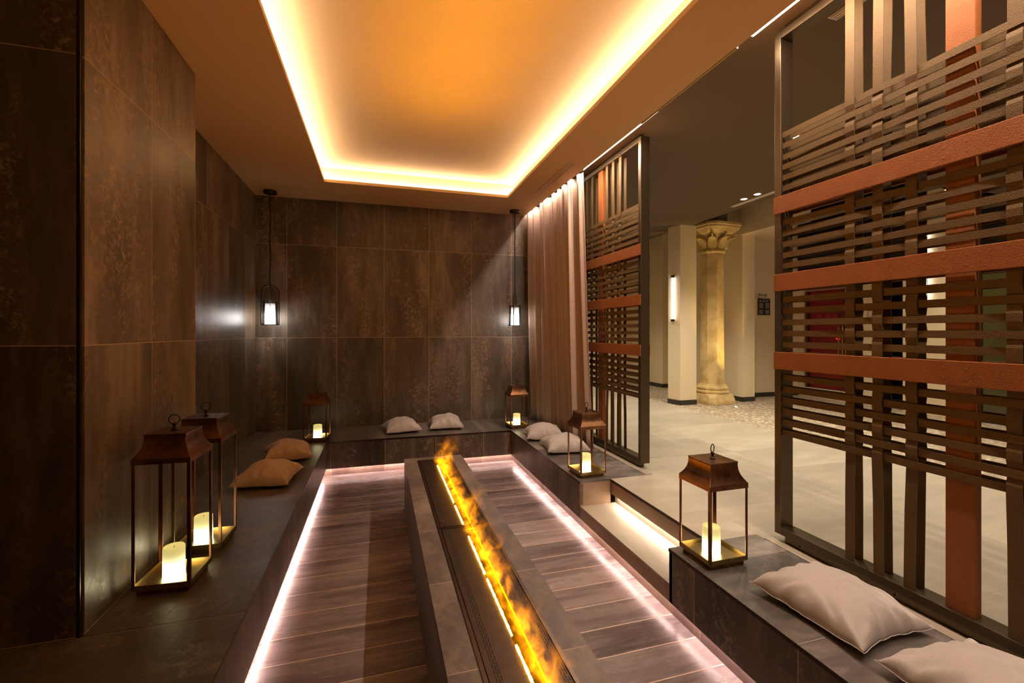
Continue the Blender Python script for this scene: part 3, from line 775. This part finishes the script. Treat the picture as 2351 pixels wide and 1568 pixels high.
# ================================================================== WOVEN SCREENS
ROWZ = [2.220, 2.160, 2.098, 2.044, 1.986, 1.928] + [1.742, 1.683, 1.623, 1.563, 1.506] + [1.322, 1.262, 1.199, 1.139, 1.078] + [0.900, 0.837, 0.777, 0.717, 0.656, 0.600]
BARS = [(1.793, 1.886), (1.370, 1.463), (0.944, 1.038)]
def ribbon(path, width_axis, w, th, off_axis):
    """flat band following a path; width along width_axis, thickness along x"""
    m = MB(); rings = []
    for p in path:
        r = []
        for sx, sw in ((-1, -1), (-1, 1), (1, 1), (1, -1)):
            q = list(p); q[0] += sx * th / 2; q[width_axis] += sw * w / 2; r.append(tuple(q))
        rings.append(r)
    return m.rings(rings)
def screen(label, ya, yb, straps, post, far):
    t = thing('woven_screen', label, 'screen', (2.10, ya, 0), 0, 'woven leather screens')
    W_ = yb - ya; z0, z1 = 0.042, 2.787
    m = MB(); f = 0.040
    m.box(0, .085, 0, f, z0, z1); m.box(0, .085, W_ - f, W_, z0, z1); m.box(0, .085, f, W_ - f, z0, z0 + f); m.box(0, .085, f, W_ - f, z1 - f, z1)
    m.build('frame', M['bronze'], t, bevel=0.0015)
    B(0.018, 0.062, 0.05, W_ - 0.05, 0, z0).build('bottom_rail', M['bronze'], t)
    B(0.018, 0.062, 0.05, W_ - 0.05, z1, ZL).build('top_rail', M['bronze'], t)
    for k in range(4):
        y = 0.14 + k * (W_ - 0.28) / 3
        for z in (0.022, z1 + 0.014):
            MB().rings([[(0.0178 - dx, y + r * math.cos(2*math.pi*q/12), z + r * math.sin(2*math.pi*q/12)) for q in range(12)] for dx, r in ((0, .005), (0.002, .005), (0.003, .003))]).build('screw', M['iron'], t)
    ys = [s - ya for s in straps]; py = post - ya
    order = sorted(range(len(ys)), key=lambda k: ys[k], reverse=not far)
    rank = {k: n + 1 for n, k in enumerate(order)}
    for layer, xb, sg in (('front', 0.013, -1), ('back', 0.066, 1)):
        for k, y in enumerate(ys):
            path = [(xb, y, z1 - f + 0.002)]
            jit = 0.008 * math.sin(k * 2.3 + (1 if far else 0))
            path.append((xb + 0.000, y + jit * .5, 2.45))
            for r, z in enumerate(ROWZ):
                over = ((r + 1 + rank[k]) % 2 == 1)       # horizontal over vertical
                x = xb + (0.0032 if over else -0.0032) * (1 if sg < 0 else -1)
                path.append((x, y + jit, z + 0.014)); path.append((x, y + jit, z - 0.014))
            path.append((xb, y + jit * .5, 0.4)); path.append((xb, y, z0 + f - 0.002))
            ribbon(path, 1, 0.043, 0.003, 0).build('vertical_strap', M['strap'], t, label=None if layer == 'front' else None)
        for r, z in enumerate(ROWZ):
            path = [(xb, f - 0.002, z)]
            for k in sorted(range(len(ys)), key=lambda q: ys[q]):
                over = ((r + 1 + rank[k]) % 2 == 1)
                x = xb + (-0.0032 if over else 0.0032) * (1 if sg < 0 else -1)
                path.append((x, ys[k] - 0.024, z)); path.append((x, ys[k] + 0.024, z))
            path.append((xb, W_ - f + 0.002, z))
            # crossing in front of the post
            path = sorted(path + [(xb - 0.002 if sg < 0 else xb + .002, py - 0.05, z), (xb - 0.002 if sg < 0 else xb + .002, py + 0.05, z)], key=lambda q: q[1])
            ribbon(path, 2, 0.030, 0.003, 0).build('horizontal_strap', M['strap'], t)
    for a, b in BARS:
        B(-0.008, 0.006, 0.0, W_, a, b).build('wide_band', M['orange'], t, bevel=0.002, label='wide rust orange leather band')
        B(0.076, 0.090, 0.0, W_, a, b).build('wide_band', M['orange'], t, bevel=0.002, label='wide rust orange leather band')
        for dy in (-0.035, 0.035):
            for zz in ((a + b) / 2 + 0.018, (a + b) / 2 - 0.02):
                MB().rings([[(-0.0078 - dx, py + dy + r * math.cos(2*math.pi*q/10), zz + r * math.sin(2*math.pi*q/10)) for q in range(10)] for dx, r in ((0, .004), (0.001, .0025))]).build('rivet', M['orange'], t)
    B(0.020, 0.058, py - 0.046, py + 0.046, z0 + f - .002, z1 - f + .002).build('wide_post', M['orange'], t, bevel=0.003, label='wide rust orange leather upright')
    return t
screen('woven leather screen in bronze frame at the right, nearest the viewer', 0.342, 1.976, [1.570, 1.443, 1.324, 0.996, 0.870, 0.748], 1.159, False)
screen('woven leather screen in bronze frame beside the curtain, the far one', 3.302, 4.86, [3.660, 3.790, 3.911, 4.222, 4.352, 4.485], 4.060, True)
tag(B(2.053, 2.112, YN, 2.0, -0.001, 0.0035).build('stone_kerb', M['step']), 'narrow pale stone strip between front right bench and near screen', 'stone strip', 'pale stone strips')
tag(B(2.053, 2.112, 3.15, 5.7, -0.001, 0.0035).build('stone_kerb', M['step']), 'narrow pale stone strip between right bench and far screen', 'stone strip', 'pale stone strips')

# ================================================================== CURTAIN
def curtain():
    t = thing('curtain', 'dusty pink floor length curtain hanging at the far right corner', 'curtain', (0, 0, 0))
    nu, nv = 300, 26
    v = []; f = []
    for j in range(nv + 1):
        q = j / nv                      # 0 top .. 1 bottom
        z = 2.745 - (2.745 - 0.004) * q
        for i in range(nu + 1):
            s = i / nu
            y_top = 5.735 + (4.12 - 5.735) * s
            y_bot = 5.70 + (3.98 - 5.70) * s
            y = y_top + (y_bot - y_top) * (q ** 1.4)
            ph = s * 9.0 * 2 * math.pi + 1.4 * math.sin(s * 9) + 0.3 * math.sin(q * 3 + s * 20)
            amp = 0.046 + 0.014 * math.sin(s * 17)
            if s > 0.86: ph = ph
            flat = 1.0 - max(0, (s - 0.88) / 0.12) * 0.75
            dx = amp * flat * (math.sin(ph) + 0.32 * math.sin(2.1 * ph + q * 1.5) + 0.28 * math.sin(3.7 * ph)) + 0.010 * q * math.sin(s * 40 + q * 4)
            dy = 0.018 * math.cos(ph) * flat
            x = 1.960 + dx + 0.045 * q
            v.append((x, y + dy, z))
    for j in range(nv):
        for i in range(nu):
            a = j * (nu + 1) + i
            f.append((a, a + 1, a + nu + 2, a + nu + 1))
    m = MB(); m.v = v; m.f = f
    o = m.build('fabric', M['curtain'], t, smooth='all')
    so = o.modifiers.new('solid', 'SOLIDIFY'); so.thickness = 0.003
    B(1.935, 1.965, 4.12, 5.74, 2.755, 2.775).build('curtain_track', M['iron'], t)
curtain()

# ================================================================== CEILING VENTS, LAMPS
def vent(label, x0, x1, y0, y1, z, n, mat, long=1):
    t = thing('air_vent', label, 'vent', ((x0 + x1) / 2, (y0 + y1) / 2, z))
    w_, l_ = (x1 - x0) / 2, (y1 - y0) / 2
    B(-w_, w_, -l_, l_, -0.003, 0.0).build('frame', mat, t)
    for k in range(n):
        x = -w_ + (k + 0.5) * 2 * w_ / n
        B(x - w_ / n * 0.28, x + w_ / n * 0.28, -l_ + .01, l_ - .01, -0.009, -0.003).build('slat', mat, t)
    return t
vm = plain('vent_paint', (0.62, 0.46, 0.36), 0.5)
vent('slotted air vent in the room ceiling before the curtain', 1.675, 1.752, 3.82, 4.755, ZC, 3, vm)
vent('small slotted vent in the lobby ceiling behind the near screen', 2.282, 2.345, 1.60, 1.815, ZL, 3, plain('pale_vent', (0.75, 0.70, 0.62), 0.5))
vent('long pale linear vent at the edge of the lobby ceiling', 4.49, 4.56, 3.3, 4.93, ZL, 1, bpy.data.materials['pale_vent'])
def spot_mat(s): return emit('downlight_glow', (1.0, 0.78, 0.52), s)
DG = spot_mat(14)
def downlight(label, x, y, power, vis=True, z=ZL):
    t = thing('downlight', label, 'ceiling light', (x, y, z), group='recessed lobby downlights')
    MB().lathe([(0.048, -0.004), (0.048, 0), (0.036, 0), (0.036, -0.004), (0.048, -0.004)], 24, cap=False).build('trim_ring', plain('white_ring', (0.7, 0.62, 0.5), 0.5) if 'white_ring' not in bpy.data.materials else bpy.data.materials['white_ring'], t)
    MB().lathe([(0.034, -0.0035), (0.034, -0.0015)], 24).build('lens', DG, t)
    d = bpy.data.lights.new('downlight_beam', 'SPOT'); d.energy = power; d.color = (1.0, 0.85, 0.64); d.spot_size = R(120); d.spot_blend = 0.8; d.shadow_soft_size = 0.05
    o = bpy.data.objects.new('downlight_beam', d); COL.objects.link(o); o.parent = t; o.location = (0, 0, -0.02)
    return t
downlight('lobby downlight nearer the stone column, left of the pair', 4.396, 4.593, 85)
downlight('lobby downlight beside the linear vent, right of the pair', 4.396, 4.384, 85)
for (x, y, lab, p_) in ((3.3, 1.2, 'added lobby downlight, unseen behind the near screen', 70), (3.3, 5.2, 'added lobby downlight, unseen behind the far screen', 70), (3.4, 3.0, 'added lobby downlight, out of view above the entry', 60),
                    (3.5, 7.4, 'added unseen lobby downlight at the rear of the lobby', 110), (6.4, 3.6, 'added unseen lobby downlight over the passage', 80), (5.6, 1.4, 'added unseen lobby downlight at the near right side of the lobby', 60)):
    downlight(lab, x, y, p_, z=ZL if not (x > 4.66 and y > 3.6) else 3.4)  # added downlights with no visible fixture, to fill the lobby with light

# wall lamps
def wall_lamp(label, x, y, rz, z0, z1, s=12):
    t = thing('wall_lamp', label, 'wall lamp', (x, y, z0), rz, 'vertical tube wall lamps')
    h = z1 - z0
    B(0.0, 0.035, -0.026, 0.026, 0, 0.035).build('end_cap', M['iron'], t); B(0.0, 0.035, -0.026, 0.026, h - .035, h).build('end_cap', M['iron'], t)
    B(0.020, 0.03, 0.022, 0.026, 0.03, h - 0.03).build('rail', M['bronze'], t)
    MB().lathe([(0.008, 0.035), (0.008, h - 0.035)], 16, 0.022, 0.0).build('tube', emit('tube_glow', (1.0, 0.84, 0.74), s), t, smooth=True)
    return t
wall_lamp('glowing vertical wall lamp on the square beige pillar', 4.470, 6.10, R(180 - 9.7), 1.31, 2.035)
wall_lamp('glowing vertical wall lamp seen through the near woven screen', 7.29, 4.36, R(180), 1.55, 2.55)

# ================================================================== STONE COLUMN
def stone_mat():
    t = NT('old_sandstone', 0.85, 0, 0.2)
    p = t.pos()
    f = t.noise(p, 5.0, 6, 0.65, 0.4)
    c = t.ramp(f, [(0.3, (0.42, 0.29, 0.12)), (0.5, (0.60, 0.44, 0.20)), (0.7, (0.74, 0.58, 0.30))])
    t.color(c)
    t.bump(t.math('ADD', t.noise(p, 18, 6, 0.7), t.math('MULTIPLY', t.noise(p, 4, 3), 1.0)), 0.5, 0.02)
    return t.m
M['stone'] = stone_mat()
cxs, cys = 5.20, 6.10
sc_ = thing('stone_column', 'old golden sandstone column with carved capital in the lobby', 'column', (cxs, cys, 0), R(5))
def sq(w, z, n=8, r=0.25):
    pts = []
    k = 1 - r
    for a, b in ((1, -k), (1, k), (k, 1), (-k, 1), (-1, k), (-1, -k), (-k, -1), (k, -1)): pts.append((w * a, w * b, z))
    return pts
MB().rings([sq(.275, 0), sq(.275, .05), sq(.262, .10), sq(.25, .15, r=.35), sq(.225, .165, r=.5)]).build('plinth', M['stone'], sc_, bevel=.006)
def octa(r, z):
    return [(r * math.cos(R(22.5 + 45 * k)), r * math.sin(R(22.5 + 45 * k)), z) for k in range(8)]
MB().rings([octa(.255, .16), octa(.272, .175), octa(.272, .20), octa(.24, .215), octa(.255, .235), octa(.252, .262), octa(.225, .285), octa(.217, .31)]).build('base_moulding', M['stone'], sc_, bevel=.004)
MB().rings([octa(.194, .30), octa(.188, 1.2), octa(.182, 2.40)]).build('shaft', M['stone'], sc_, bevel=.004)
MB().rings([octa(.184, 2.40), octa(.206, 2.415), octa(.214, 2.435), octa(.198, 2.45), octa(.206, 2.46), octa(.188, 2.475)]).build('necking', M['stone'], sc_, bevel=.003)
MB().rings([octa(.184, 2.47), octa(.19, 2.55), octa(.21, 2.64), octa(.235, 2.70)]).build('bell', M['stone'], sc_)
for k in range(8):
    a = R(45 * k)
    m = MB(); rings = []
    for q in range(9):
        s = q / 8
        r = 0.195 + 0.085 * s ** 2.2; z = 2.475 + 0.19 * s - 0.03 * max(0, s - 0.8) / 0.2
        w = 0.062 * math.sin(math.pi * (0.18 + 0.66 * s)) + 0.014
        c_, s_ = math.cos(a), math.sin(a)
        ring = []
        for (dr, dw) in ((-.018, -1), (.012, -.8), (.026, 0), (.012, .8), (-.018, 1)):
            rr = r + dr; ww = w * dw
            ring.append((rr * c_ - ww * s_, rr * s_ + ww * c_, z))
        rings.append(ring)
    m.rings(rings).build('acanthus_leaf', M['stone'], sc_, smooth=True)
for k in range(4):
    a = R(45 + 90 * k)
    pth = []; rad = []
    for q in range(20):
        th = q * 0.42; rr = 0.036 * (1 - q / 26)
        pth.append(((0.315 + rr * math.cos(th)) * math.cos(a), (0.315 + rr * math.cos(th)) * math.sin(a), 2.665 + rr * math.sin(th))); rad.append(0.014)
    MB().tube(pth, rad, 8).build('volute', M['stone'], sc_, smooth='all')
MB().rings([sq(.262, 2.70, r=.4), sq(.275, 2.715, r=.4), sq(.285, 2.73, r=.35), sq(.315, 2.775, r=.3), sq(.335, 2.785, r=.3), sq(.338, 2.81, r=.3), sq(.352, 2.825, r=.3), sq(.352, 2.86, r=.3)]).build('abacus', M['stone'], sc_)
MB().rings([octa(.24, 2.86), octa(.24, 3.42)]).build('block_above', plain('grey_stone', (0.22, 0.19, 0.14), .9, bump=(8, .4, .02)), sc_)
# floor uplight
ul = thing('floor_uplight', 'small recessed floor light before the stone column', 'floor light', (5.212, 5.60, 0))
MB().lathe([(0.035, -.002), (0.035, 0.003), (0.024, 0.003)], 20, cap=False).build('ring', M['iron'], ul)
MB().lathe([(0.022, 0.001), (0.022, 0.004)], 20).build('lens', emit('uplight_lens', (1, .85, .6), 14), ul)
d = bpy.data.lights.new('uplight_beam', 'SPOT'); d.energy = 60; d.color = (1.0, 0.66, 0.20); d.spot_size = R(46); d.spot_blend = 0.8; d.shadow_soft_size = 0.02
o = bpy.data.objects.new('uplight_beam', d); COL.objects.link(o); o.location = (5.46, 5.42, 0.03)
o.rotation_euler = (Vector((5.22, 6.05, 1.5)) - Vector((5.46, 5.42, 0.03))).to_track_quat('-Z', 'Y').to_euler()

# ================================================================== SIGNS, MACHINE
def text(body, size, mat, parent, loc, rot, name='lettering'):
    c = bpy.data.curves.new(name, 'FONT'); c.body = body; c.size = size; c.extrude = 0.0005; c.align_x = 'LEFT'; c.space_line = 0.85
    q = bpy.data.objects.new(name, c); COL.objects.link(q); c.materials.append(mat)
    me = bpy.data.meshes.new_from_object(q); bpy.data.objects.remove(q)
    o = bpy.data.objects.new(name, me); COL.objects.link(o); o.parent = parent; o.location = loc; o.rotation_euler = rot
    return o
blk = plain('sign_black', (0.012, 0.009, 0.007), 0.5); wht = plain('sign_white', (0.55, 0.5, 0.42), 0.6)
sg = thing('notice_board', 'black notice board with pale lettering on the lobby wall', 'sign', (6.50, 6.345, 1.44), 0)
B(-.125, .135, -.010, .0, 0, .275).build('panel', blk, sg)
for x0, w0 in ((-.105, .05), (-.035, .045), (.025, .06)): B(x0, x0 + w0, -.0125, -.010, .238, .250).build('text_line', wht, sg)
for (x0, z0) in ((-.105, .205), (.03, .205), (-.105, .085), (.03, .085)):
    for r in range(5 if z0 > .1 else 4):
        B(x0, x0 + (.075 if r % 2 else .085), -.0125, -.010, z0 - r * .019 - .007, z0 - r * .019).build('text_line', wht, sg)
lt = thing('wall_lettering', 'two lines of black lettering above the notice board', 'sign', (6.38, 6.352, 1.72), 0)
text('Wood', .075, blk, lt, (0, 0, .05), (R(90), 0, 0)); text('Black Zone', .056, blk, lt, (0, 0, -.005), (R(90), 0, 0))
MB().tube([(-.06 + .026 * math.cos(2*math.pi*k/20), 0, .05 + .04 * math.sin(2*math.pi*k/20)) for k in range(20)], .002, 6, closed=True).build('oval_mark', M['bronze'], lt)
rs = thing('round_sign', 'round dark sign on the wall left of the stone column', 'sign', (5.69, 6.9, 1.66), R(90))
MB().rings([[(.07 * math.cos(2*math.pi*k/24), yy, .07 * math.sin(2*math.pi*k/24)) for k in range(24)] for yy in (0, .008)]).build('disc', blk, rs)
B(-.02, .02, .008, .010, -.03, .03).build('pictogram', wht, rs)

def machine():
    t = thing('vending_machine', 'dark red lit cabinet set in the wall behind the near screen', 'cabinet', (7.3, 5.5, 0))
    red = plain('red_lacquer', (0.20, 0.004, 0.006), 0.3)
    B(0.07, 0.5, 0.01, 0.75, 0.17, 2.04).build('body', red, t)
    B(0.03, 0.06, 0.70, 0.74, 0.17, 1.86).build('door_frame', M['bronze'], t)
    B(0.03, 0.06, 0.02, 0.05, 0.17, 1.86).build('door_frame', M['bronze'], t)
    B(0.03, 0.06, 0.02, 0.74, 1.86, 1.875).build('door_frame', plain('pale_metal', (.6, .5, .4), .3, .8), t)
    for y in (0.10, 0.035): MB().tube([(-.015, y, .62), (-.015, y, 1.44)], .012, 10).build('pull_handle', M['brass'], t, smooth='all')
    lit = emit('red_icon', (0.8, 0.05, 0.06), 0.05)
    for k, y in enumerate((0.22, 0.36, 0.50)):
        MB().rings([[(xx, y + .045 * math.cos(2*math.pi*q/20), 1.40 + .045 * math.sin(2*math.pi*q/20)) for q in range(20)] for xx in (.07, .064)]).build('round_icon', lit, t)
    for k, y in enumerate((0.17, 0.29, 0.41, 0.53, 0.64)):
        m = MB()
        if k == 2:
            m.prism([(0.064, 0), (0.07, 0), (0.07, .01), (.064, .01)], 0, 0.01)
            m = MB()
            for sgn in (-1, 1):
                m.rings([[(xx, y + a_ * .035 + b_ * .007, 1.215 + sgn * a_ * .025 + b_ * .007) for a_, b_ in ((-1, -1), (1, -1), (1, 1), (-1, 1))] for xx in (.07, .064)])
        elif k in (1, 3):
            m.tube([(.067, y + .022 * math.cos(2*math.pi*q/16), 1.215 + .022 * math.sin(2*math.pi*q/16)) for q in range(16)], .004, 6, closed=True)
        else:
            m.box(.064, .07, y - .03, y + .03, 1.190, 1.20); m.box(.064, .07, y - .03, y + .03, 1.23, 1.24)
        m.build('square_icon', lit, t)
    B(.055, .064, .14, .20, 1.02, 1.035).build('indicator_light', emit('red_dot', (1, .02, .02), 1.5), t)
machine()
ex = thing('wall_notice', 'small white notice with red border on the passage wall', 'sign', (7.292, 5.10, 1.36))
B(0, .006, -.045, .045, 0, .12).build('red_border', plain('sign_red', (.5, .02, .02), .5), ex)
B(-.002, .0, -.035, .035, .012, .108).build('white_panel', wht, ex)
